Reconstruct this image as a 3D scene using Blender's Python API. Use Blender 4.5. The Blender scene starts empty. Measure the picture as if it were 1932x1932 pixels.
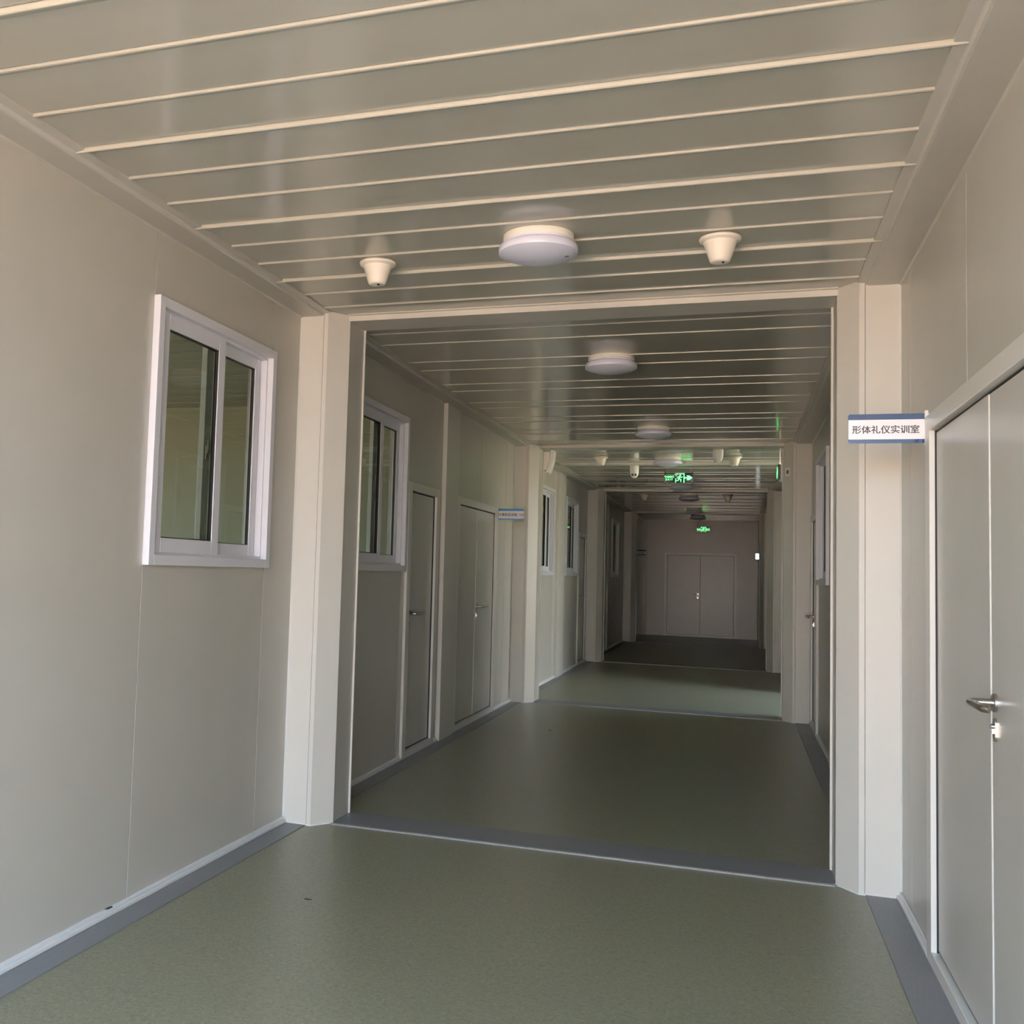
import bpy, bmesh, math, random
from mathutils import Vector, Matrix
random.seed(7)
C = bpy.context.scene.collection
# ------------------------------------------------------------------ camera
F, CX, CY = 1935.0, 703.22, 940.78
YAW, PIT, ROL, EYE = 0.3425, 0.0676, 0.0330, 1.35
def camera():
    cy, sy, cp, sp = math.cos(YAW), math.sin(YAW), math.cos(PIT), math.sin(PIT)
    fw = Vector((-sy*cp, cy*cp, sp)); r0 = Vector((cy, sy, 0)); u0 = r0.cross(fw)
    r = r0*math.cos(ROL) + u0*math.sin(ROL); u = u0*math.cos(ROL) - r0*math.sin(ROL)
    cd = bpy.data.cameras.new('camera'); co = bpy.data.objects.new('camera', cd); C.objects.link(co)
    m = Matrix((r, u, -fw)).transposed().to_4x4(); m.translation = Vector((0, 0, EYE)); co.matrix_world = m
    cd.sensor_width = 36; cd.sensor_fit = 'HORIZONTAL'; cd.lens = 36*F/1932
    cd.shift_x = (966-CX)/1932; cd.shift_y = (CY-966)/1932; cd.clip_start = .02; cd.clip_end = 500
    bpy.context.scene.camera = co
camera()
# ------------------------------------------------------------------ sky, sun, exposure
W = bpy.data.worlds.new('sky'); bpy.context.scene.world = W; W.use_nodes = True
nt = W.node_tree; nt.nodes.clear()
tc = nt.nodes.new('ShaderNodeTexCoord'); sp = nt.nodes.new('ShaderNodeSeparateXYZ'); rp = nt.nodes.new('ShaderNodeValToRGB')
bg = nt.nodes.new('ShaderNodeBackground'); wo = nt.nodes.new('ShaderNodeOutputWorld')
rp.color_ramp.elements[0].position = 0.0; rp.color_ramp.elements[0].color = (.76, .87, 1.0, 1)
rp.color_ramp.elements[1].position = .7; rp.color_ramp.elements[1].color = (.36, .58, 1.0, 1)
e = rp.color_ramp.elements.new(.22); e.color = (.52, .73, 1.0, 1)
nt.links.new(tc.outputs['Generated'], sp.inputs[0]); nt.links.new(sp.outputs['Z'], rp.inputs[0])
nt.links.new(rp.outputs[0], bg.inputs[0]); nt.links.new(bg.outputs[0], wo.inputs[0])
bg.inputs[1].default_value = 1.65
sl = bpy.data.lights.new('sun', 'SUN'); sl.energy = 8.0; sl.angle = .01; sl.color = (1, .93, .82)
so = bpy.data.objects.new('sun', sl); C.objects.link(so)
so.rotation_euler = Vector((.5, -.6, -.8)).to_track_quat('-Z', 'Y').to_euler(); so.location = (-5, 0, 12)
vs = bpy.context.scene.view_settings
vs.view_transform = 'Standard'; vs.look = 'None'; vs.gamma = 1; vs.use_curve_mapping = False; vs.exposure = 3.62
try:
    cyc = bpy.context.scene.cycles; cyc.max_bounces = 14; cyc.diffuse_bounces = 10; cyc.glossy_bounces = 6
    cyc.transparent_max_bounces = 12; cyc.sample_clamp_indirect = 8; cyc.caustics_reflective = False; cyc.caustics_refractive = False
except Exception: pass
# ------------------------------------------------------------------ dimensions (metres)
XL, XR = -2.2415, 0.6826
DL, DR = .132, .144          # soffit width each side
ST, CH, CHY = .0258, .0834, .1136
ZS, ZC = 2.6985, 2.7233
FR = [5.040, 10.755, 16.458, 22.055]
Y0, YE = -1.25, 25.2
BK = .36                      # column front to joint end
# ------------------------------------------------------------------ materials
def mat(name, col, rough=.5, metal=0., spec=.5, coat=0., coatr=.1, emis=None, es=0.):
    m = bpy.data.materials.new(name); m.use_nodes = True; b = m.node_tree.nodes['Principled BSDF']
    b.inputs['Base Color'].default_value = (*col, 1); b.inputs['Roughness'].default_value = rough
    b.inputs['Metallic'].default_value = metal; b.inputs['Specular IOR Level'].default_value = spec
    b.inputs['Coat Weight'].default_value = coat; b.inputs['Coat Roughness'].default_value = coatr
    if emis: b.inputs['Emission Color'].default_value = (*emis, 1); b.inputs['Emission Strength'].default_value = es
    return m
def noisy(m, scale, lo, hi, stretch=(1,1,1), detail=4, rlo=None, rhi=None, bump=0., bscale=None, rough_noise=.6):
    n = m.node_tree; b = n.nodes['Principled BSDF']
    t = n.nodes.new('ShaderNodeTexCoord'); mp = n.nodes.new('ShaderNodeMapping'); mp.inputs['Scale'].default_value = stretch
    no = n.nodes.new('ShaderNodeTexNoise'); no.inputs['Scale'].default_value = scale; no.inputs['Detail'].default_value = detail
    no.inputs['Roughness'].default_value = rough_noise
    r = n.nodes.new('ShaderNodeValToRGB'); r.color_ramp.elements[0].position = .35; r.color_ramp.elements[1].position = .65
    r.color_ramp.elements[0].color = (*lo, 1); r.color_ramp.elements[1].color = (*hi, 1)
    n.links.new(t.outputs['Object'], mp.inputs[0]); n.links.new(mp.outputs[0], no.inputs[0]); n.links.new(no.outputs[0], r.inputs[0])
    n.links.new(r.outputs[0], b.inputs['Base Color'])
    if rlo is not None:
        q = n.nodes.new('ShaderNodeMapRange'); q.inputs['To Min'].default_value = rlo; q.inputs['To Max'].default_value = rhi
        n2 = n.nodes.new('ShaderNodeTexNoise'); n2.inputs['Scale'].default_value = 1.7; n2.inputs['Detail'].default_value = 3
        n.links.new(t.outputs['Object'], n2.inputs[0]); n.links.new(n2.outputs[0], q.inputs[0]); n.links.new(q.outputs[0], b.inputs['Roughness'])
    if bump:
        n3 = n.nodes.new('ShaderNodeTexNoise'); n3.inputs['Scale'].default_value = bscale; n3.inputs['Detail'].default_value = 2
        bp = n.nodes.new('ShaderNodeBump'); bp.inputs['Strength'].default_value = 1; bp.inputs['Distance'].default_value = bump
        n.links.new(t.outputs['Object'], n3.inputs[0]); n.links.new(n3.outputs[0], bp.inputs['Height']); n.links.new(bp.outputs[0], b.inputs['Normal'])
    return m
PAINT = (.52, .50, .445)
M = {}
M['wall'] = noisy(mat('painted_steel_wall', PAINT, .28), 3, (.49, .47, .415), (.51, .49, .435), rlo=.285, rhi=.33, bump=.0003, bscale=1.1)
M['ceiling'] = noisy(mat('painted_steel_ceiling', PAINT, .2), 3, (.45, .44, .37), (.47, .46, .39), rlo=.10, rhi=.16)
M['column'] = noisy(mat('painted_steel_column', PAINT, .35), 3, (.59, .57, .515), (.61, .59, .53), rlo=.3, rhi=.4)
M['door'] = noisy(mat('painted_steel_door', (.6, .6, .57), .25), 4, (.51, .495, .445), (.53, .515, .465), rlo=.28, rhi=.31, bump=.0003, bscale=1.3)
M['doorframe'] = mat('painted_door_frame', (.66, .64, .59), .3)
M['winframe'] = mat('white_plastic_window_frame', (.66, .66, .70), .3)
M['skirt'] = mat('white_skirting_profile', (.70, .70, .68), .35)
M['dark'] = mat('black_rubber_gasket', (.012, .011, .012), .6)
M['steel'] = mat('brushed_stainless_steel', (.46, .43, .39), .3, metal=1.)
M['alu'] = mat('aluminium_edge_strip', (.27, .27, .26), .5, metal=.2)
M['grey'] = noisy(mat('grey_vinyl_strip', (.15, .155, .16), .4), 60, (.19, .193, .198), (.225, .227, .23), stretch=(6, .3, 1), rlo=.35, rhi=.5)
M['lampbase'] = mat('cream_plastic_base', (.85, .82, .72), .35)
M['diffuser'] = mat('opal_lamp_diffuser', (.72, .74, .88), .25)
M['detector'] = mat('ivory_plastic_detector', (.80, .74, .64), .45)
M['white'] = mat('white_plastic', (.80, .79, .76), .35)
M['black'] = mat('glossy_black_plastic', (.01, .01, .012), .15)
M['label'] = mat('grey_print', (.12, .12, .13), .5)
M['blue'] = mat('blue_acrylic', (.022, .058, .15), .12)
M['brightblue'] = mat('bright_blue_acrylic', (.02, .22, .50), .12)
M['paper'] = mat('white_sign_insert', (.82, .80, .83), .25)
M['ink'] = mat('black_sign_ink', (.02, .02, .022), .4)
M['green'] = mat('lit_green_legend', (.05, .6, .12), .4, emis=(.12, 1., .22), es=.28)
M['lit'] = mat('lit_white_lens', (.9, .95, 1), .4, emis=(.85, .95, 1), es=.28)
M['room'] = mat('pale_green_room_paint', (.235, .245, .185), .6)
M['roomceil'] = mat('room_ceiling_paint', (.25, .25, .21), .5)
M['outground'] = noisy(mat('outdoor_paving', (.4, .3, .22), .8), .35, (.46, .265, .19), (.48, .345, .245), detail=3)
M['render'] = mat('cream_bounce_wall', (.62, .51, .37), .8)  # for the unseen bounce walls added outdoors
M['darkground'] = noisy(mat('dark_added_ground', (.07, .09, .04), .9), 9, (.05, .07, .03), (.10, .12, .06))  # for the added ground strip that cuts bounced light
M['cable'] = mat('black_cable', (.02, .02, .02), .5)
# floor: olive mottled vinyl
def floor_mat():
    m = mat('olive_mottled_vinyl', (.12, .12, .09), .3); n = m.node_tree; b = n.nodes['Principled BSDF']
    t = n.nodes.new('ShaderNodeTexCoord')
    a = n.nodes.new('ShaderNodeTexNoise'); a.inputs['Scale'].default_value = 75; a.inputs['Detail'].default_value = 5; a.inputs['Roughness'].default_value = .75; a.inputs['Distortion'].default_value = 1.2
    c = n.nodes.new('ShaderNodeTexNoise'); c.inputs['Scale'].default_value = 1.3; c.inputs['Detail'].default_value = 4
    r = n.nodes.new('ShaderNodeValToRGB'); r.color_ramp.elements[0].position = .33; r.color_ramp.elements[0].color = (.165, .162, .105, 1)
    r.color_ramp.elements[1].position = .62; r.color_ramp.elements[1].color = (.290, .284, .192, 1)
    mx = n.nodes.new('ShaderNodeMix'); mx.data_type = 'RGBA'; mx.blend_type = 'MULTIPLY'; mx.inputs['Factor'].default_value = .5
    r2 = n.nodes.new('ShaderNodeValToRGB'); r2.color_ramp.elements[0].position = .3; r2.color_ramp.elements[0].color = (.92, .93, .92, 1); r2.color_ramp.elements[1].position = .7; r2.color_ramp.elements[1].color = (1.03, 1.02, 1.0, 1)
    L = n.links.new
    L(t.outputs['Object'], a.inputs[0]); L(t.outputs['Object'], c.inputs[0]); L(a.outputs[0], r.inputs[0]); L(c.outputs[0], r2.inputs[0])
    L(r.outputs[0], mx.inputs['A']); L(r2.outputs[0], mx.inputs['B']); L(mx.outputs['Result'], b.inputs['Base Color'])
    q = n.nodes.new('ShaderNodeMapRange'); q.inputs['To Min'].default_value = .285; q.inputs['To Max'].default_value = .36; L(c.outputs[0], q.inputs[0]); L(q.outputs[0], b.inputs['Roughness'])
    
    return m
M['floor'] = floor_mat()
def glass_mat():
    m = bpy.data.materials.new('green_tinted_glass'); m.use_nodes = True; n = m.node_tree; n.nodes.clear()
    o = n.nodes.new('ShaderNodeOutputMaterial'); x = n.nodes.new('ShaderNodeMixShader'); f = n.nodes.new('ShaderNodeFresnel'); f.inputs[0].default_value = 1.5
    t = n.nodes.new('ShaderNodeBsdfTransparent'); t.inputs[0].default_value = (.62, .65, .585, 1); g = n.nodes.new('ShaderNodeBsdfGlossy'); g.inputs['Roughness'].default_value = .01
    ge = n.nodes.new('ShaderNodeNewGeometry'); mu = n.nodes.new('ShaderNodeMath'); mu.operation = 'SUBTRACT'; mu.use_clamp = True
    n.links.new(f.outputs[0], mu.inputs[0]); n.links.new(ge.outputs['Backfacing'], mu.inputs[1]); n.links.new(mu.outputs[0], x.inputs[0]); n.links.new(t.outputs[0], x.inputs[1]); n.links.new(g.outputs[0], x.inputs[2]); n.links.new(x.outputs[0], o.inputs[0])
    return m
M['glass'] = glass_mat()
# ------------------------------------------------------------------ mesh helpers
def B(): return bmesh.new()
def bx(bm, x0, x1, y0, y1, z0, z1):
    x0, x1 = sorted((x0, x1)); y0, y1 = sorted((y0, y1)); z0, z1 = sorted((z0, z1))
    v = [bm.verts.new(p) for p in ((x0,y0,z0),(x1,y0,z0),(x1,y1,z0),(x0,y1,z0),(x0,y0,z1),(x1,y0,z1),(x1,y1,z1),(x0,y1,z1))]
    for f in ((0,3,2,1),(4,5,6,7),(0,1,5,4),(1,2,6,5),(2,3,7,6),(3,0,4,7)): bm.faces.new([v[i] for i in f])
def prism(bm, pts, ax, a, b):
    """closed outline pts extruded along axis ax from a to b"""
    def P(p, w):
        return {'x': (w, p[0], p[1]), 'y': (p[0], w, p[1]), 'z': (p[0], p[1], w)}[ax]
    A = [bm.verts.new(P(p, a)) for p in pts]; D = [bm.verts.new(P(p, b)) for p in pts]; n = len(pts)
    bm.faces.new(A); bm.faces.new(D[::-1])
    for i in range(n): bm.faces.new((A[i], D[i], D[(i+1) % n], A[(i+1) % n]))
def lathe(bm, prof, c=(0,0,0), seg=48, ax='z'):
    rings = []
    for r, z in prof:
        ring = []
        for k in range(seg):
            t = 2*math.pi*k/seg; a, b = r*math.cos(t), r*math.sin(t)
            p = {'z': (a, b, z), 'y': (a, z, b), 'x': (z, a, b)}[ax]
            ring.append(bm.verts.new((p[0]+c[0], p[1]+c[1], p[2]+c[2])))
        rings.append(ring)
    for q in range(len(rings)-1):
        for k in range(seg): bm.faces.new((rings[q][k], rings[q][(k+1) % seg], rings[q+1][(k+1) % seg], rings[q+1][k]))
    bm.faces.new(rings[0][::-1]); bm.faces.new(rings[-1])
def tube(bm, pts, r, seg=12):
    pts = [Vector(p) for p in pts]; prev = None; rings = []
    up = None
    for i, p in enumerate(pts):
        d = (pts[min(i+1, len(pts)-1)] - pts[max(i-1, 0)]).normalized()
        if up is None: up = d.orthogonal().normalized()
        up = (up - d*up.dot(d)).normalized(); s = d.cross(up)
        rings.append([bm.verts.new(p + (up*math.cos(2*math.pi*k/seg) + s*math.sin(2*math.pi*k/seg))*r) for k in range(seg)])
    for q in range(len(rings)-1):
        for k in range(seg): bm.faces.new((rings[q][k], rings[q][(k+1) % seg], rings[q+1][(k+1) % seg], rings[q+1][k]))
    bm.faces.new(rings[0][::-1]); bm.faces.new(rings[-1])
def obj(name, bm, m, parent=None, loc=None, smooth=False, bevel=0, bseg=2, label=None):
    bmesh.ops.remove_doubles(bm, verts=bm.verts, dist=1e-6) if smooth else None
    bmesh.ops.recalc_face_normals(bm, faces=bm.faces)
    me = bpy.data.meshes.new(name); bm.to_mesh(me); bm.free(); me.materials.append(M[m])
    o = bpy.data.objects.new(name, me); C.objects.link(o)
    if loc: o.location = loc
    if parent: o.parent = parent
    if bevel:
        md = o.modifiers.new('bevel', 'BEVEL'); md.width = bevel; md.segments = bseg; md.limit_method = 'ANGLE'; md.angle_limit = math.radians(35)
    if smooth:
        for p in me.polygons: p.use_smooth = True
        try: me.set_sharp_from_angle(angle=math.radians(40))
        except Exception: pass
    if label: o['label'] = label
    return o
def empty(name, loc, label=None, cat=None, group=None, kind=None):
    o = bpy.data.objects.new(name, None); o.empty_display_size = .1; o.location = loc; C.objects.link(o)
    return tag(o, label, cat, group, kind)
def tag(o, label=None, cat=None, group=None, kind=None):
    if label: o['label'] = label
    if cat: o['category'] = cat
    if group: o['group'] = group
    if kind: o['kind'] = kind
    return o
def struct(o, label=None, cat=None): return tag(o, label, cat, None, 'structure')
def text(name, s, size, m, parent, mtx, off=0., wx=1., ext=.0004, bold=0.):
    cu = bpy.data.curves.new(name, 'FONT'); cu.body = s; cu.size = size; cu.align_x = 'CENTER'; cu.align_y = 'CENTER'; cu.extrude = ext; cu.offset = off
    t = bpy.data.objects.new(name, cu); C.objects.link(t); bpy.context.view_layer.update()
    me = bpy.data.meshes.new_from_object(t.evaluated_get(bpy.context.evaluated_depsgraph_get()))
    bpy.data.objects.remove(t); xs = [v.co.x for v in me.vertices]; ys = [v.co.y for v in me.vertices]
    if bold:
        vs0 = [v.co.copy() for v in me.vertices]; fs = [tuple(p.vertices) for p in me.polygons]; V = []; FF = []
        for q, (ax, ay) in enumerate(((-1, 0), (1, 0), (0, -.6), (0, .6), (0, 0))):
            V += [(v.x+ax*bold, v.y+ay*bold, v.z+q*.00002) for v in vs0]; FF += [tuple(i+q*len(vs0) for i in f) for f in fs]
        me = bpy.data.meshes.new(name); me.from_pydata(V, [], FF)
    if xs:
        mx, my = (min(xs)+max(xs))/2, (min(ys)+max(ys))/2
        for v in me.vertices: v.co = mtx @ Vector(((v.co.x-mx)*wx, v.co.y-my, v.co.z))
    me.name = name; me.materials.clear(); me.materials.append(M[m])
    o = bpy.data.objects.new(name, me); C.objects.link(o); o.parent = parent
    return o
def face_cam(x, y, z):      # upright text facing -Y at x,y,z
    return Matrix.Translation((x, y, z)) @ Matrix.Rotation(math.pi/2, 4, 'X')
# ------------------------------------------------------------------ openings
DOORS = {  # id: side, y0, y1 (outer frame), double, hinge ('far'/'near')
    1: ('R', 2.46, 4.30, True), 2: ('L', 7.015, 7.825, False), 3: ('L', 8.385, 9.945, True),
    4: ('L', 15.49, 16.30, False), 5: ('R', 9.90, 10.70, False)}
WINS = {1: ('L', 3.567), 2: ('L', 5.84), 3: ('L', 12.11), 4: ('L', 14.225), 5: ('L', 19.80), 6: ('R', 8.76)}
WW, WZ0, WZ1, DZ = 1.125, 1.333, 2.432, 1.985
SEAM = {'L': [.2, 1.33, 2.455, 3.568, 4.690, 5.84, 6.93, 8.02, 9.26, 10.35, 12.11, 13.23, 15.35, 17.6, 18.7, 19.8, 20.9, 23.4, 24.5],
        'R': [.25, 1.38, 2.51, 3.655, 4.775, 6.4, 7.5, 8.76, 9.88, 14.6, 15.7, 17.6, 18.7, 19.8, 20.9]}
OPEN = (11.30, 13.50)      # side passage in the right wall
def wall(side, ya, yb, skip=None):
    s = -1 if side == 'L' else 1; X = XL if side == 'L' else XR; T = .07; g = .0032
    ops = [(y0+.02, y1-.02, -.1, DZ-.02) for k, (sd, y0, y1, db) in DOORS.items() if sd == side]
    ops += [(y+.02, y+WW-.02, WZ0+.02, WZ1-.02) for k, (sd, y) in WINS.items() if sd == side]
    if skip: ops.append((skip[0], skip[1], -.1, ZS))
    cuts = sorted({ya, yb, *[o[0] for o in ops], *[o[1] for o in ops], *[q for q in SEAM[side] if ya < q < yb]})
    bm = B()
    for a, b in zip(cuts, cuts[1:]):
        mid = (a+b)/2; o = [q for q in ops if q[0] < mid < q[1]]
        a2 = a + (g if a in SEAM[side] else 0); b2 = b - (g if b in SEAM[side] else 0)
        zr = [(-.1, 2.9)] if not o else [(-.1, o[0][2]), (o[0][3], 2.9)]
        for z0, z1 in zr:
            if z1-z0 < .01: continue
            bx(bm, X, X+s*T, a2, b2, z0, z1)
            bx(bm, X+s*.005, X+s*T*.98, a, b, z0, z1)
    return bm
struct(obj('wall_left', wall('L', Y0, YE), 'wall'), 'long left corridor wall of beige steel panels', 'wall')
struct(obj('wall_right', wall('R', Y0, YE, OPEN), 'wall'), 'right corridor wall of beige steel panels', 'wall')
# end wall
bm = B()
for a, b, z0, z1 in ((XL, -1.60, -.1, 2.9), (-1.60, -1.122, 1.955, 2.9), (-1.118, -.012, 1.955, 2.9), (-.008, XR, -.1, 2.9)): bx(bm, a, b, YE, YE+.07, z0, z1)
bx(bm, -1.6, 0, YE+.005, YE+.07, 1.955, 2.9)
struct(obj('wall_back', bm, 'wall'), 'dim beige panel wall closing the far end of the corridor', 'wall')
# floor
bm = B(); bx(bm, XL-.1, XR+.1, Y0, YE+.1, -.06, 0)
struct(obj('floor', bm, 'floor'), 'olive green mottled vinyl corridor floor', 'floor')
# ceilings, one per container module, with recessed ribs running across
def ceiling(ya, yb, ribs):
    bm = B(); pts = [(ya, ZC)]
    for y, w, d in ribs:
        if ya+.02 < y-w and y < yb-.05: pts += [(y-.006, ZC), (y-.005, ZC+.01), (y-.001, ZC+.01), (y, ZC-d*.8), (y+.003, ZC-d), (y+.008, ZC-d), (y+w, ZC)]
    pts += [(yb, ZC), (yb, 2.84), (ya, 2.84)]
    prism(bm, pts, 'x', XL-.05, XR+.05); return bm
def ribsA():
    return [(2.822+.2664*k, .042 if k % 3 == 0 else .030,  .014 if k % 3 == 0 else .0075) for k in range(-12, 9)]
def ribsB(y, yb, w=.03, d=.005):
    r = []
    while y < yb: r += [(y, w, d), (y+.285, w, d)]; y += .822
    return r
mods = [(Y0, FR[0]+.2, ribsA()), (FR[0]+.2, FR[1]+.2, ribsB(5.609, 10.9)), (FR[1]+.2, FR[2]+.2, ribsB(11.35, 16.5)),
        (FR[2]+.2, FR[3]+.2, ribsB(17.05, 22.1)), (FR[3]+.2, YE+.05, ribsB(22.6, 25.2))]
for (a, b, r), w in zip(mods, ('over the entrance bay', 'over the bay with the two left doors', 'over the bay with the side passage', 'over the dim fourth bay', 'before the far end wall')):
    struct(obj('ceiling', ceiling(a, b, r), 'ceiling'), 'ribbed beige metal ceiling '+w, 'ceiling')
# soffit edge channels + skirtings + floor border strips + corner columns + headers
tn = [0]
def trim(bm, m, label, cat='trim', **k):
    tn[0] += 1; return struct(obj('trim_%d' % tn[0], bm, m, **k), label, cat)
spans = [(Y0, FR[0])] + [(FR[i]+BK+CHY, FR[i+1]) for i in range(3)] + [(FR[3]+BK+CHY, YE)]
ORD = ['entrance bay', 'second bay', 'third bay', 'fourth bay', 'end bay']
for i, (a, b) in enumerate(spans):
    for side in 'LR':
        X, s, D = (XL, 1, DL) if side == 'L' else (XR, -1, DR); sd = 'left' if side == 'L' else 'right'
        bm = B(); pr = [(X, ZS), (X+s*(D-.012), ZS), (X+s*(D-.004), ZS+.003), (X+s*D, ZS+.010), (X+s*(D+.004), ZS+.0135), (X+s*(D+.036), ZS+.0165), (X+s*(D+.038), ZC+.03), (X, ZC+.03)]
        prism(bm, pr, 'y', a, b); prism(bm, [(X, ZS-.007), (X+s*.002, ZS-.0065), (X+s*.0075, ZS-.001), (X+s*.008, ZS), (X, ZS)], 'y', a, b)
        trim(bm, 'wall', 'beige steel edge channel along the %s side of the ceiling in the %s' % (sd, ORD[i]))
        bm = B()
        ivs = [(a, b)]
        if side == 'R' and i == 2: ivs = [(OPEN[1], b)]
        for u, v in ivs:
            bx(bm, X, X+s*D, u, v, 0, .004)
        trim(bm, 'grey', 'grey vinyl border strip on the floor along the %s wall of the %s' % (sd, ORD[i]), 'floor strip')
        bm = B(); dl = [(y0, y1) for q, (sd2, y0, y1, db) in DOORS.items() if sd2 == side and a < y0 < b]
        for u, v in ivs:
            cur = u
            for y0, y1 in sorted(dl): bx(bm, X, X+s*.022, cur, y0-.002, .004, .020); bx(bm, X, X+s*.010, cur, y0-.002, .020, .034); cur = y1+.002
            bx(bm, X, X+s*.022, cur, v, .004, .020); bx(bm, X, X+s*.010, cur, v, .020, .034)
        struct(obj('baseboard_'+sd, bm, 'skirt', bevel=.003), 'low white skirting profile at the foot of the %s wall in the %s' % (sd, ORD[i]), 'baseboard')
WHO = ['first', 'second', 'third', 'fourth']
for i, Y in enumerate(FR):
    for side in 'LR':
        X, s, D = (XL, 1, DL) if side == 'L' else (XR, -1, DR); sd = 'left' if side == 'L' else 'right'
        e0, e1, e2 = X+s*D, X+s*(D+ST), X+s*(D+ST+CH)
        tn[0] += 1
        r = struct(empty('trim_%d' % tn[0], (e1, Y, 0)), 'pale steel corner column on the %s of the %s container joint' % (sd, WHO[i]), 'column')
        def loc(pts): return [(p[0]-e1, p[1]-Y) for p in pts]
        bm = B(); prism(bm, loc([(X-s*.02, Y), (e0, Y), (e0+s*.0015, Y+.006), (e0+s*.003, Y), (e1, Y), (e2, Y+CHY), (e2-s*.002, Y+CHY+.004), (X-s*.02, Y+CHY+.004)]), 'z', 0, ZC+.02)
        obj('front_post_cover', bm, 'column', r)
        bm = B(); prism(bm, loc([(X-s*.02, Y+CHY+.006), (e2-s*.004, Y+CHY+.006), (e2-s*.004, Y+BK-.016), (X-s*.02, Y+BK-.016)]), 'z', 0, ZC)
        obj('joint_panel', bm, 'wall', r)
        bm = B(); prism(bm, loc([(X-s*.02, Y+BK-.014), (e2+s*.006, Y+BK-.014), (e2+s*.006, Y+BK-.004), (e1, Y+BK+CHY), (X-s*.02, Y+BK+CHY)]), 'z', 0, ZC+.02)
        obj('rear_post_cover', bm, 'column', r)
        bm = B(); prism(bm, loc([(X, Y-.006), (e1+s*.002, Y-.006), (e2+s*.004, Y+CHY-.004), (e2, Y+CHY), (e1, Y), (X, Y)]), 'z', 0, .006)
        obj('sealant_bead', bm, 'skirt', r)
        bm = B(); prism(bm, loc([(X, Y), (X+s*.007, Y), (X+s*.005, Y-.003), (X+s*.002, Y-.007), (X, Y-.009)]), 'z', .03, ZS); obj('sealant_bead', bm, 'skirt', r)
    l, rr = XL+DL+ST+CH-.004, XR-DR-ST-CH+.004
    bm = B(); bx(bm, l, rr, Y+CHY-.006, Y+CHY+.006, 2.689, ZC-.004); bx(bm, l, rr, Y+CHY+.006, Y+BK-.006, 2.693, ZC+.03); bx(bm, l, rr, Y+CHY-.03, Y+CHY-.006, ZC-.006, ZC+.01)
    trim(bm, 'column', 'steel header cover crossing the ceiling at the %s container joint' % WHO[i], 'header')
    bm = B(); bx(bm, l, rr, Y+CHY-.03, Y+BK+.02, 0, .004)
    trim(bm, 'grey', 'grey vinyl strip crossing the floor at the %s container joint' % WHO[i], 'floor strip')
    bm = B(); bx(bm, l+.01, rr-.01, Y+CHY-.040, Y+CHY-.028, 0, .0065); bx(bm, l+.01, rr-.01, Y+CHY-.028, Y+CHY-.022, 0, .0075)
    trim(bm, 'alu', 'thin metal lip edging the floor strip at the %s container joint' % WHO[i], 'floor edge')
# middle post covers on the long walls
for side, ya, yb, w in (('L', 7.932, 8.33, 'beside the single left door'), ('L', 13.50, 14.05, 'between the two windows past the second joint'), ('L', 19.08, 19.36, 'in the dim fourth bay'),
                        ('R', 7.932, 8.33, 'on the right before the window'), ('R', 13.50, 14.05, 'past the side passage'), ('R', 19.08, 19.36, 'on the right of the fourth bay')):
    X, s = (XL, 1) if side == 'L' else (XR, -1)
    bm = B(); bx(bm, X, X+s*.036, ya, yb, 0.004, ZS)
    trim(bm, 'column', 'flat beige middle post cover '+w, 'column', bevel=.003)
# rail across the third bay ceiling
bm = B(); bx(bm, XL+DL+.03, XR-DR-.09, 12.64, 12.72, 2.695, ZC); prism(bm, [(XR-DR-.09, 12.64), (XR-DR-.0, 12.95), (XR-DR-.0, 13.03), (XR-DR-.09, 12.72)], 'z', 2.695, ZC)
trim(bm, 'column', 'steel rail crossing the ceiling before the two dome cameras', 'header')
# end bay: flush panel on the right, post and header on the end wall
bm = B(); bx(bm, .455, XR, 22.60, YE, 0, ZS); trim(bm, 'wall', 'dark flush panel on the right just before the far end wall', 'panel')
bm = B(); bx(bm, XL, -2.02, YE-.10, YE, 0, ZS); trim(bm, 'column', 'corner post at the left end of the far end wall', 'column')
bm = B(); bx(bm, -2.02, .455, YE-.05, YE, 2.67, ZC); trim(bm, 'wall', 'header strip along the top of the far end wall', 'header')
# ------------------------------------------------------------------ side passage on the right (daylight comes through it)
bm = B(); bx(bm, XR+.07, 3.3, OPEN[0]-.07, OPEN[0], 0, 2.9); bx(bm, XR+.07, 3.3, OPEN[1], OPEN[1]+.07, 0, 2.9)
struct(obj('wall_side', bm, 'wall'), 'beige panel walls of the short side passage on the right', 'wall')
bm = B(); bx(bm, XR, 3.3, OPEN[0]-.07, OPEN[1]+.07, ZS, 2.84); struct(obj('ceiling', bm, 'ceiling'), 'ceiling of the side passage on the right', 'ceiling')
bm = B(); bx(bm, XR+.1, 3.3, OPEN[0]-.07, OPEN[1]+.07, -.06, 0); struct(obj('floor', bm, 'floor'), 'floor of the side passage on the right', 'floor')
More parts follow.
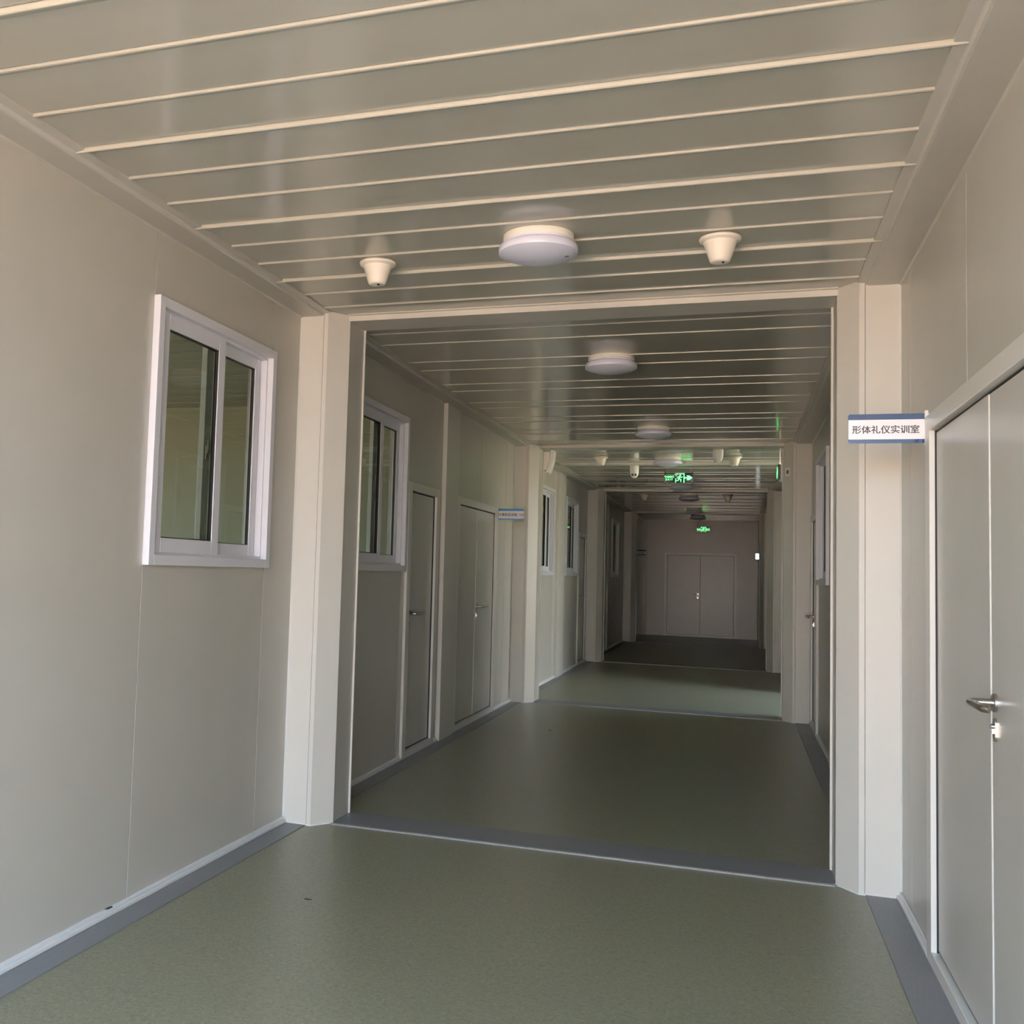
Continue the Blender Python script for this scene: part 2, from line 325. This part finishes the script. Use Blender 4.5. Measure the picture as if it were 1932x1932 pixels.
# ------------------------------------------------------------------ classrooms behind the windows
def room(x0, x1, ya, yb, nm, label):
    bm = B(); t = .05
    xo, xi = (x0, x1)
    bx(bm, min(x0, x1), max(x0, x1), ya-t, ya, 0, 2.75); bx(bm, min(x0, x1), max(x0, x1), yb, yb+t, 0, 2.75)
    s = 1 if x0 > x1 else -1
    # outer wall; unseen window band put in to let skylight into the room
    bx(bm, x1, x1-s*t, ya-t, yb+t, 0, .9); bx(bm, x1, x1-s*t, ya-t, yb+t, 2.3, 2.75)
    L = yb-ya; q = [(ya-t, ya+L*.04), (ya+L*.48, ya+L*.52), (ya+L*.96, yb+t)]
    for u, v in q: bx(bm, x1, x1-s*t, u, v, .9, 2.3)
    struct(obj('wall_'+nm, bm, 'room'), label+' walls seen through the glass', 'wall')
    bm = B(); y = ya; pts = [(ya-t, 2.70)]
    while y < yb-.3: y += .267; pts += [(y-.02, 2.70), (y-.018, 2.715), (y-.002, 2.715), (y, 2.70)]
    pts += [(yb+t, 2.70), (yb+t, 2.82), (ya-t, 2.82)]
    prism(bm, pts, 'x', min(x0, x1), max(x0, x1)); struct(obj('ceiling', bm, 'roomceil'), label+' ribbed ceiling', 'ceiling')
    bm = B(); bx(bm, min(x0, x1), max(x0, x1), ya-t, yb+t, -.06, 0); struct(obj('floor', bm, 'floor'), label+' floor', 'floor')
room(XL-.07, -7.6, Y0+.05, 7.85, 'classroom', 'nearest left classroom')
room(XL-.07, -7.6, 8.0, 16.4, 'classroom', 'second left classroom')
room(XL-.07, -7.6, 16.6, 22.0, 'classroom', 'farthest left classroom')
room(XR+.07, 4.2, 5.3, 11.1, 'classroom', 'right side classroom')
# ------------------------------------------------------------------ outdoors beyond the open ends
bm = B(); bx(bm, -60, 60, -90, 70, -.30, -.07); struct(obj('floor', bm, 'outground'), 'sunlit reddish paving outside the open end', 'ground')
bm = B(); bx(bm, -14, 12, -16.4, -16, -.3, 2.5); struct(obj('wall_bounce', bm, 'render'), 'added cream bounce wall beyond the open end, out of view', 'wall')  # unseen wall added to warm the light reaching the deep bays
bm = B(); bx(bm, 3.25, 8.4, 6, 19, -.2, -.062); struct(obj('floor', bm, 'darkground'), 'added dark ground strip outside the side passage, out of view', 'ground')  # unseen dark strip added to cut ground bounce onto the third bay ceiling
bm = B(); bx(bm, 8.4, 8.6, 6, 19, -.3, 2.9); struct(obj('wall_bounce', bm, 'render'), 'added cream bounce wall outside the side passage, out of view', 'wall')  # unseen wall added to warm the light entering by the passage
# ------------------------------------------------------------------ windows
def window(n, side, y0, label):
    s = 1 if side == 'L' else -1; X = XL if side == 'L' else XR
    r = struct(empty('window_%d' % n, (X, y0, WZ0)), label, 'window'); H = WZ1-WZ0; w = WW; p = .029
    def ring(bm, a, b, c, d, t, x0, x1, tb=None):
        tb = tb or t
        bx(bm, s*x0, s*x1, a, a+t, c, d); bx(bm, s*x0, s*x1, b-t, b, c, d); bx(bm, s*x0, s*x1, a+t, b-t, c, c+tb); bx(bm, s*x0, s*x1, a+t, b-t, d-tb, d)
    bm = B(); ring(bm, 0, w, 0, H, .042, -.072, p); ring(bm, .040, w-.040, .040, H-.040, .016, -.072, p-.030); ring(bm, .050, w-.050, .050, H-.050, .016, -.072, -.046)
    obj('window_frame', bm, 'winframe', r, bevel=.002)
    m = w*.52
    bm = B(); ring(bm, .062, m+.035, .052, H-.052, .062, -.026, .004); f1 = obj('sash', bm, 'winframe', r, bevel=.0025)
    bm = B(); ring(bm, .062+.062-.001, m-.027+.001, .114, H-.114, .004, -.018, .0005); obj('gasket', bm, 'dark', f1)
    bm = B(); bx(bm, s*-.014, s*-.009, .062+.060, m-.025, .112, H-.112); obj('pane', bm, 'glass', f1)
    bm = B(); ring(bm, m-.075, w-.066, .052, H-.052, .058, -.058, -.030); f2 = obj('sash', bm, 'winframe', r, bevel=.0025)
    bm = B(); ring(bm, m-.018, w-.123, .109, H-.109, .004, -.052, -.034); obj('gasket', bm, 'dark', f2)
    bm = B(); bx(bm, s*-.046, s*-.041, m-.02, w-.122, .108, H-.108); obj('pane', bm, 'glass', f2)
    # crescent latch on the inner meeting stile
    bm = B(); yc, zc = m-.052, H*.47; bx(bm, s*-.028, s*-.022, yc-.012, yc+.012, zc-.035, zc+.03); lathe(bm, [(.011, s*-.030), (.011, s*-.014)], (0, yc, zc), 20, 'x')
    bx(bm, s*-.024, s*-.016, yc-.006, yc+.004, zc, zc+.055); obj('latch', bm, 'steel', r, bevel=.0015)
    return r
window(1, 'L', WINS[1][1], 'white sliding window in the left wall nearest the camera')
window(2, 'L', WINS[2][1], 'white sliding window just past the first left column, partly hidden')
window(3, 'L', WINS[3][1], 'white sliding window just past the second left column, below the speaker')
window(4, 'L', WINS[4][1], 'white sliding window between the post and the narrow far left door')
window(5, 'L', WINS[5][1], 'small dim sliding window in the fourth bay')
window(6, 'R', WINS[6][1], 'sliding window on the right wall seen edge-on past the first column')
# ------------------------------------------------------------------ doors
def lever(parent, x, y, z, s, dy):
    """rose + return lever on a leaf; s = side the corridor lies on (+1: corridor towards +x), dy = lever direction along y"""
    bm = B(); lathe(bm, [(.026, 0), (.026, s*.007), (.024, s*.009)], (x, y, z), 32, 'x'); ro = obj('rose', bm, 'steel', parent, smooth=True)
    R = .0108; pts = [(x+s*.006, y, z), (x+s*.045, y, z)]
    for k in range(1, 9):
        t = k/8*math.pi/2; pts.append((x+s*(.045+.022*math.sin(t)), y+dy*.022*(1-math.cos(t)), z))
    pts += [(x+s*.067, y+dy*.165, z)]
    for k in range(1, 7):
        t = k/6*math.pi/3; pts.append((x+s*(.067-.026*(1-math.cos(t))), y+dy*(.165+.026*math.sin(t)), z))
    bm = B(); tube(bm, pts, R, 16); obj('lever', bm, 'steel', ro, smooth=True)
    bm = B(); prism(bm, [(y+.0155*math.cos(a)*(1 if True else 1), z-.075+(.017 if math.sin(a) > 0 else -.017)+.0155*math.sin(a)) for a in [2*math.pi*(i+.5)/28 for i in range(28)]], 'x', x, x+s*.006)
    lathe(bm, [(.0065, 0), (.0065, s*.014)], (x, y, z-.066), 16, 'x'); bx(bm, x, x+s*.012, y-.003, y+.003, z-.086, z-.066)
    obj('keyhole_plate', bm, 'steel', parent)
def door(n, side, y0, y1, dbl, label, hz=1.03, hang='far'):
    s = 1 if side == 'L' else -1; X = XL if side == 'L' else XR
    r = struct(empty('door_%d' % n, (X, y0, 0)), label, 'door'); w = y1-y0; H = DZ; t = .085; tb = .062; p = .020; q = -.006
    bm = B(); bot = .052
    for a, b in ((0, t), (w-t, w)): bx(bm, -s*.06, s*p, a, b, 0, H)
    bx(bm, -s*.06, s*p, t, w-t, H-tb, H); bx(bm, -s*.06, s*p, t, w-t, 0, bot)
    obj('door_frame', bm, 'doorframe', r, bevel=.0025)
    bm = B(); bx(bm, -s*.055, -s*.045, t, w-t, bot, H-tb); g = .0085; qq = s*(q-.0015)  # black sheet behind the leaves keeps their gaps dark
    for u, v, z0, z1 in ((t, t+g-.0015, bot, H-tb), (w-t-g+.0015, w-t, bot, H-tb), (t, w-t, H-tb-g+.0015, H-tb), (t, w-t, bot, bot+g-.0015)): bx(bm, -s*.05, qq, u, v, z0, z1)  # black fill around the leaves stands in for shade in the gaps
    for u, v in ((t, t+.003), (w-t-.003, w-t)): bx(bm, -s*.05, s*(q+.0075), u, v, bot, H-tb)
    if dbl: bx(bm, -s*.05, s*(q-.004), w/2-.0025, w/2+.0025, bot, H-tb)  # black fill painted in for the shade between the two leaves
    obj('gasket', bm, 'dark', r)
    g = .0085; edges = [(t+g, w-t-g)] if not dbl else [(t+g, w/2-.003), (w/2+.003, w-t-g)]
    leaves = []
    for i, (a, b) in enumerate(edges):
        bm = B(); bx(bm, -s*.042, s*(q+.003*i), a, b, bot+g, H-tb-g); leaves.append(obj('door_leaf', bm, 'door', r, bevel=.003))
    hx = s*q
    if dbl:
        if side == 'R': lever(leaves[0], hx, edges[0][1]-.045, hz, s, -1)
        else: lever(leaves[1], hx, edges[1][0]+.05, hz, s, 1)
    else:
        if side == 'L': lever(leaves[0], hx, edges[0][0]+.045, hz, s, 1)
        else: lever(leaves[0], hx, edges[0][1]-.06, hz, s, -1)
    return r
door(1, *DOORS[1], 'large pale double door in the right wall nearest the camera')
door(2, *DOORS[2], 'narrow single door between the left window and the middle post')
door(3, *DOORS[3], 'left double door beside the blue and white sign with a bracketed number')
door(4, *DOORS[4], 'narrow left door just before the third column')
door(5, *DOORS[5], 'single door seen edge-on at the right before the second column')
# double door in the end wall
r = struct(empty('door_6', (-1.61, YE, 0)), 'dim double door in the far end wall', 'door'); w = 1.61; H = 1.955; t = .06
bm = B(); bx(bm, 0, t, -.02, .06, 0, H); bx(bm, w-t, w, -.02, .06, 0, H); bx(bm, t, w-t, -.02, .06, H-t, H); bx(bm, t, w-t, -.02, .06, 0, .04); obj('door_frame', bm, 'doorframe', r, bevel=.003)
bm = B(); bx(bm, t, w-t, .045, .055, .04, H-t); obj('gasket', bm, 'dark', r)  # black sheet behind the leaves darkens the gaps around them
lv = []
for a, b in ((t+.005, w/2-.003), (w/2+.003, w-t-.005)):
    bm = B(); bx(bm, a, b, .006, .042, .045, H-t-.005); lv.append(obj('door_leaf', bm, 'door', r, bevel=.003))
bm = B(); hx, hz = w/2-.05, .99
lathe(bm, [(.026, .006), (.026, -.004)], (hx, 0, hz), 24, 'y'); tube(bm, [(hx, 0, hz), (hx, -.05, hz), (hx-.02, -.06, hz), (hx-.13, -.06, hz)], .010, 10); obj('lever', bm, 'steel', lv[0])
bm = B(); lathe(bm, [(.022, .006), (.022, -.002)], (hx, 0, hz-.08), 24, 'y'); obj('keyhole_plate', bm, 'steel', lv[0])
# ------------------------------------------------------------------ ceiling lamps
def lamp():
    r = empty('ceiling_lamp', (0, 0, ZC))
    bm = B(); lathe(bm, [(.10, 0), (.142, 0), (.1425, -.020), (.138, -.024), (.1, -.024)], seg=72); obj('lamp_base', bm, 'lampbase', r, smooth=True)
    prof = [(.12, -.020), (.134, -.024), (.137, -.034), (.146, -.038), (.157, -.044), (.160, -.050), (.1605, -.068), (.159, -.0735)]
    for k in range(1, 12):
        t = k/11; q = .155*(1-t)+.004; prof.append((q, -.0755-.031*(1-(q/.157)**2)))
    bm = B(); lathe(bm, prof, seg=72); d = obj('diffuser', bm, 'diffuser', r, smooth=True)
    bm = B(); bx(bm, .108, .124, -.004, .005, -.0925, -.0885); o = obj('printed_mark', bm, 'label', d); return r
def dup(root, loc, rz=0):
    n = root.copy(); C.objects.link(n); n.location = loc; n.rotation_euler = (0, 0, rz)
    for c in list(root.children):
        c2 = c.copy(); C.objects.link(c2); c2.parent = n
        for g in list(c.children):
            g2 = g.copy(); C.objects.link(g2); g2.parent = c2
            for h in list(g.children):
                h2 = h.copy(); C.objects.link(h2); h2.parent = g2
    return n
L0 = lamp()
lamps = [(-.775, 4.085, 'largest round white ceiling lamp, in the bay nearest the camera, above the first joint'),
         (-.757, 6.505, 'round white ceiling lamp just past the first header, second from the camera'),
         (-.735, 9.677, 'round white ceiling lamp just before the second header'),
         (-.756, 12.157, 'round white ceiling lamp between the two ivory detectors past the second header'),
         (-.770, 15.51, 'round ceiling lamp half hidden behind the hanging arrow exit sign'),
         (-.757, 17.666, 'dim round ceiling lamp just past the third header'),
         (-.80, 21.16, 'dim round ceiling lamp just before the fourth header'),
         (-.80, 23.156, 'faintest round ceiling lamp, nearest the far end wall')]
for i, (x, y, lb) in enumerate(lamps):
    o = L0 if i == 0 else dup(L0, (0, 0, 0)); o.location = (x, y, ZC); o.rotation_euler = (0, 0, .0 if i % 2 == 0 else 2.6)
    tag(o, lb, 'ceiling lamp', 'round ceiling lamps')
# ------------------------------------------------------------------ detectors
def detector():
    r = empty('smoke_detector', (0, 0, ZC))
    bm = B(); lathe(bm, [(.05, 0), (.070, 0), (.079, -.004), (.082, -.010), (.080, -.017), (.074, -.021), (.066, -.024)], seg=56); obj('mounting_rim', bm, 'detector', r, smooth=True)
    bm = B(); lathe(bm, [(.05, -.016), (.068, -.020), (.064, -.028), (.060, -.038), (.0425, -.092), (.040, -.100), (.036, -.105), (.030, -.107)], seg=56); b = obj('detector_cup', bm, 'detector', r, smooth=True)
    bm = B(); lathe(bm, [(.005, -.108), (.005, -.112)], (.012, -.018, 0), 14); obj('indicator_light', bm, 'black', b); return r
D0 = detector()
dets = [(-1.53, 4.255, 'ivory smoke detector left of the nearest ceiling lamp'), (-.074, 4.258, 'ivory smoke detector right of the nearest ceiling lamp, largest'),
        (-1.49, 11.98, 'small ivory detector left of the lamp past the second header'), (-.037, 12.05, 'small ivory detector right of the lamp, beside a white dome camera'),
        (-1.464, 17.56, 'dim detector left of the lamp past the third header'), (-.15, 17.55, 'barely visible detector right of the lamp past the third header')]
for i, (x, y, lb) in enumerate(dets):
    o = D0 if i == 0 else dup(D0, (0, 0, 0)); o.location = (x, y, ZC); tag(o, lb, 'smoke detector', 'ivory smoke detectors')
# ------------------------------------------------------------------ dome cameras
def dome(x, y, drop, lab, eyes, sc=1.):
    r = empty('security_camera', (x, y, ZC), lab, 'camera', 'white dome cameras')
    bm = B(); lathe(bm, [(.03, 0), (.053*sc, 0), (.054*sc, -.02), (.054*sc, -drop*.45)], seg=40); obj('housing', bm, 'white', r, smooth=True)
    prof = [(.0535*sc, -drop*.44)]
    for k in range(1, 12):
        t = k/11*math.pi/2*.98; prof.append((.0535*sc*math.cos(t)**.8, -drop*.45-drop*.55*math.sin(t)))
    bm = B(); lathe(bm, prof, seg=40); b = obj('camera_ball', bm, 'white', r, smooth=True)
    if eyes:
        for dx in (-.018, .018):
            bm = B(); lathe(bm, [(.013, -.034), (.013, -.046), (.009, -.048)], (dx, 0, -drop*.78), 20, 'y'); obj('lens', bm, 'black', b)
dome(-1.188, 12.80, .175, 'white turret camera with two dark lenses hanging below the ceiling rail', True)
dome(-.196, 11.27, .150, 'smooth white dome camera just past the second header, on the right', False)
# ------------------------------------------------------------------ wall speaker
r = empty('wall_speaker', (-2.012, 11.22, 2.58), 'white wall speaker with a curved front, high on the left past the second column', 'speaker')
bm = B(); prism(bm, [(0, .105), (.075, .105), (.072, 0), (.045, -.09), (.03, -.1), (0, -.1)], 'y', -.075, .075); obj('speaker_body', bm, 'white', r, bevel=.003)
out = []; inn = []
for k in range(13):
    t = k/12; z = .118-.245*t; x = .118-.055*t**2.1; out.append((x, z)); inn.append((x-.036+.004*t, z-.004*t))
bm = B(); prism(bm, out+inn[::-1], 'y', -.085, .085); obj('curved_grille', bm, 'white', r, bevel=.003)
# ------------------------------------------------------------------ room signs
def room_sign(x0, x1, y, z0, z1, s, blue, label, sc, post, bracket_x):
    xm, zm = (x0+x1)/2, (z0+z1)/2; h = z1-z0; w = x1-x0
    r = empty('room_sign', (xm, y, z0), label, 'sign')
    bm = B(); n = 6; rad = .008; pts = []
    for cx, cz, a0 in ((w/2-rad, h-rad, 0), (-w/2+rad, h-rad, 90), (-w/2+rad, rad, 180), (w/2-rad, rad, 270)):
        for k in range(n+1): a = math.radians(a0+90*k/n); pts.append((cx+rad*math.cos(a), cz+rad*math.sin(a)))
    prism(bm, pts, 'y', -.004, .004); obj('sign_plate', bm, blue, r)
    bm = B(); bx(bm, -w/2+.0005, w/2-.0005, -.0055, -.004, h*.13, h*.80); ins = obj('paper_insert', bm, 'paper', r)
    text('lettering', s, sc, 'ink', ins, face_cam(post, -.0062, h*.465), off=0., bold=.0007)
    bm = B(); bx(bm, bracket_x-.006, bracket_x+.006, -.010, .010, -.010, h+.010); bx(bm, bracket_x, bracket_x+(.012 if bracket_x > 0 else -.012), -.007, .007, .0, h); obj('wall_bracket', bm, 'white', r, bevel=.001)
room_sign(.402, .668, 4.335, 1.892, 2.005, '形体礼仪实训室', 'blue', 'blue and white room sign projecting from the right wall beside the double door', .0335, -.003, .137)
room_sign(-2.232, -1.972, 9.965, 1.868, 1.978, '计算机实训室（2）', 'brightblue', 'small blue and white room sign projecting from the left wall beside the double door', .0315, .0, -.134)
room_sign(-2.205, -1.945, 24.0, 1.85, 1.96, '实训室', 'black', 'tiny dim room sign by the far left corner of the end bay', .040, .04, -.134)
# ------------------------------------------------------------------ exit signs
def runner(bm, cx, cz, k, y):
    """running figure in a door frame, built from flat bars (k = height)"""
    def bar(a, b, t):
        a = Vector(a)*k; b = Vector(b)*k; d = (b-a).normalized(); n = Vector((-d.y, d.x))*t*k/2
        q = [a-n-d*t*k*.2, b-n+d*t*k*.2, b+n+d*t*k*.2, a+n-d*t*k*.2]; prism(bm, [(cx+p.x, cz+p.y) for p in q], 'y', y, y-.0015)
    bar((.45, .48), (.45, -.48), .09); bar((.45, .46), (-.42, .46), .09); bar((-.42, .46), (-.42, .25), .07); bar((-.42, -.05), (-.42, -.48), .07)
    lathe(bm, [(.075*k, y), (.075*k, y-.0015)], (cx+.08*k, 0, cz+.30*k), 14, 'y')
    bar((.0, .2), (-.06, -.08), .14); bar((.0, .16), (.2, .04), .07); bar((.2, .04), (.28, .14), .07); bar((-.02, .16), (-.2, .1), .07); bar((-.2, .1), (-.26, -.04), .07)
    bar((-.04, -.1), (.14, -.18), .09); bar((.14, -.18), (.12, -.40), .09); bar((-.07, -.08), (-.16, -.26), .09); bar((-.16, -.26), (-.34, -.28), .08)
def exit_sign(loc, w, h, label, style, rz=0):
    r = empty('exit_sign', loc, label, 'exit sign'); r.rotation_euler = (0, 0, rz)
    bm = B(); bx(bm, -w/2, w/2, -.012, .012, 0, h); obj('sign_housing', bm, 'black', r, bevel=.002)
    bm = B(); bx(bm, -w/2+.012, w/2-.012, -.015, .013, h-.013, h-.003); bx(bm, -w/2+.012, w/2-.012, -.015, .013, .003, .013); obj('edge_rail', bm, 'alu', r)
    if style == 1:
        text('legend', '安全出口', .030, 'green', r, face_cam(-w*.33, -.0128, h*.61), off=.0008); text('legend', 'E X I T', .030, 'green', r, face_cam(-w*.33, -.0128, h*.38), off=.0008)
        bm = B(); runner(bm, 0.012, h*.5, h*.74, -.0122); obj('running_figure', bm, 'green', r)
        bm = B(); c = w*.33; prism(bm, [(c-.055, h*.46), (c-.055, h*.57), (c-.005, h*.57), (c-.02, h*.70), (c+.012, h*.70), (c+.052, h*.515), (c+.012, h*.33), (c-.02, h*.33), (c-.005, h*.46)], 'y', -.0122, -.0138); obj('arrow', bm, 'green', r)
        bm = B(); bx(bm, -w*.46, -w*.16, -.0142, -.0152, h*.77, h*.81); prism(bm, [(-w*.16, h*.81), (-w*.12, h*.86), (.01, h*.86), (.02, h*.78), (-.02, h*.7), (-.03, h*.55), (-.05, h*.3), (-.1, h*.3)][:6], 'y', -.0142, -.0152)
        obj('white_patch', bm, 'paper', r)  # irregular white patch across the sign face
        bm = B(); tube(bm, [(-w*.42, 0, h), (-w*.42, 0, ZC-loc[2])], .003, 8); obj('hanging_rod', bm, 'steel', r)
        bm = B(); tube(bm, [(w*.42, 0, h), (w*.42, 0, ZC-loc[2])], .003, 8); obj('hanging_rod', bm, 'steel', r)
    else:
        text('legend', '安全', .052, 'green', r, face_cam(-w*.30, -.0128, h*.5), off=.001, wx=.8); text('legend', '出口', .052, 'green', r, face_cam(w*.30, -.0128, h*.5), off=.001, wx=.8)
        bm = B(); runner(bm, 0, h*.5, h*.78, -.0122); obj('running_figure', bm, 'green', r)
    return r
exit_sign((-.70, 13.42, 2.530), .345, .158, 'lit green exit sign with an arrow hanging from the ceiling in mid corridor', 1)
r = exit_sign((-.74, YE-.20, 2.422), .33, .150, 'small lit green exit sign in front of the far end wall', 2)
bm = B(); tube(bm, [(-.12, 0, .15), (-.13, 0, .2), (-.09, 0, .27), (-.05, 0, ZC-2.422)], .004, 8); obj('cable', bm, 'cable', r)
r = exit_sign((.398, 11.36, 2.392), .345, .150, 'green exit sign seen edge-on beside the second right column', 2, rz=-math.pi/2)
bm = B(); bx(bm, -.17, .17, .013, .036, .0, .15); obj('battery_box', bm, 'white', r, bevel=.003)
bm = B(); bx(bm, -.01, .01, .01, .02, .15, ZC-2.392); obj('hanging_rod', bm, 'steel', r)
# small poster-like plate on the second right column chamfer
rr = empty('wall_notice', (.470, 10.825, 2.385), 'small pale square notice plate high on the second right column', 'notice')
a = math.atan2(CHY, CH); ca, sa = math.cos(a), math.sin(a)
bm = B(); prism(bm, [(-.035*ca-.001*sa, .035*sa-.001*ca), (.035*ca-.001*sa, -.035*sa-.001*ca), (.035*ca-.004*sa, -.035*sa-.004*ca), (-.035*ca-.004*sa, .035*sa-.004*ca)], 'z', 0, .085); pl = obj('plate', bm, 'white', rr)
bm = B()
k = 16; pts = [(.018*math.cos(2*math.pi*i/k), .05+.022*math.sin(2*math.pi*i/k)-.008) for i in range(k)]
A = [bm.verts.new((p[0]*ca-.0052*sa, -p[0]*sa-.0052*ca, p[1])) for p in pts]; bm.faces.new(A); obj('printed_mark', bm, 'label', pl)
rr.location = (.470-.004, 10.825-.0, 2.385)
# emergency light on the dark panel at the far right
r = empty('emergency_light', (.455, 23.30, 1.80), 'small emergency light with two lit white lenses on the far right panel', 'emergency light')
bm = B(); bx(bm, -.03, 0, -.05, .05, 0, .13); obj('light_housing', bm, 'black', r, bevel=.003)
for z in (.032, .098):
    bm = B(); bx(bm, -.085, -.005, -.072, -.05, z-.027, z+.027); obj('lens', bm, 'lit', r, bevel=.008)
# ------------------------------------------------------------------ small debris
def bit(x, y, z, pts, label):
    bm = B(); prism(bm, pts, 'z', 0, .002); o = obj('debris_scrap', bm, 'cable', loc=(x, y, z)); tag(o, label, 'scrap')
bit(XL+.014, 3.43, .034, [(-.006, -.02), (.006, -.012), (.007, .014), (-.003, .022), (-.008, .004)], 'tiny black scrap on the left skirting under the near window')
bit(-1.629, 3.946, 0, [(-.016, -.002), (.0, -.005), (.018, 0), (.003, .004), (-.006, .006)], 'tiny dark scrap on the near floor at the left')
bit(-1.51, 9.0, 0, [(-.012, -.02), (.004, -.01), (.012, .02), (0, .03), (-.004, .008)], 'tiny dark scrap on the second bay floor near the left door')
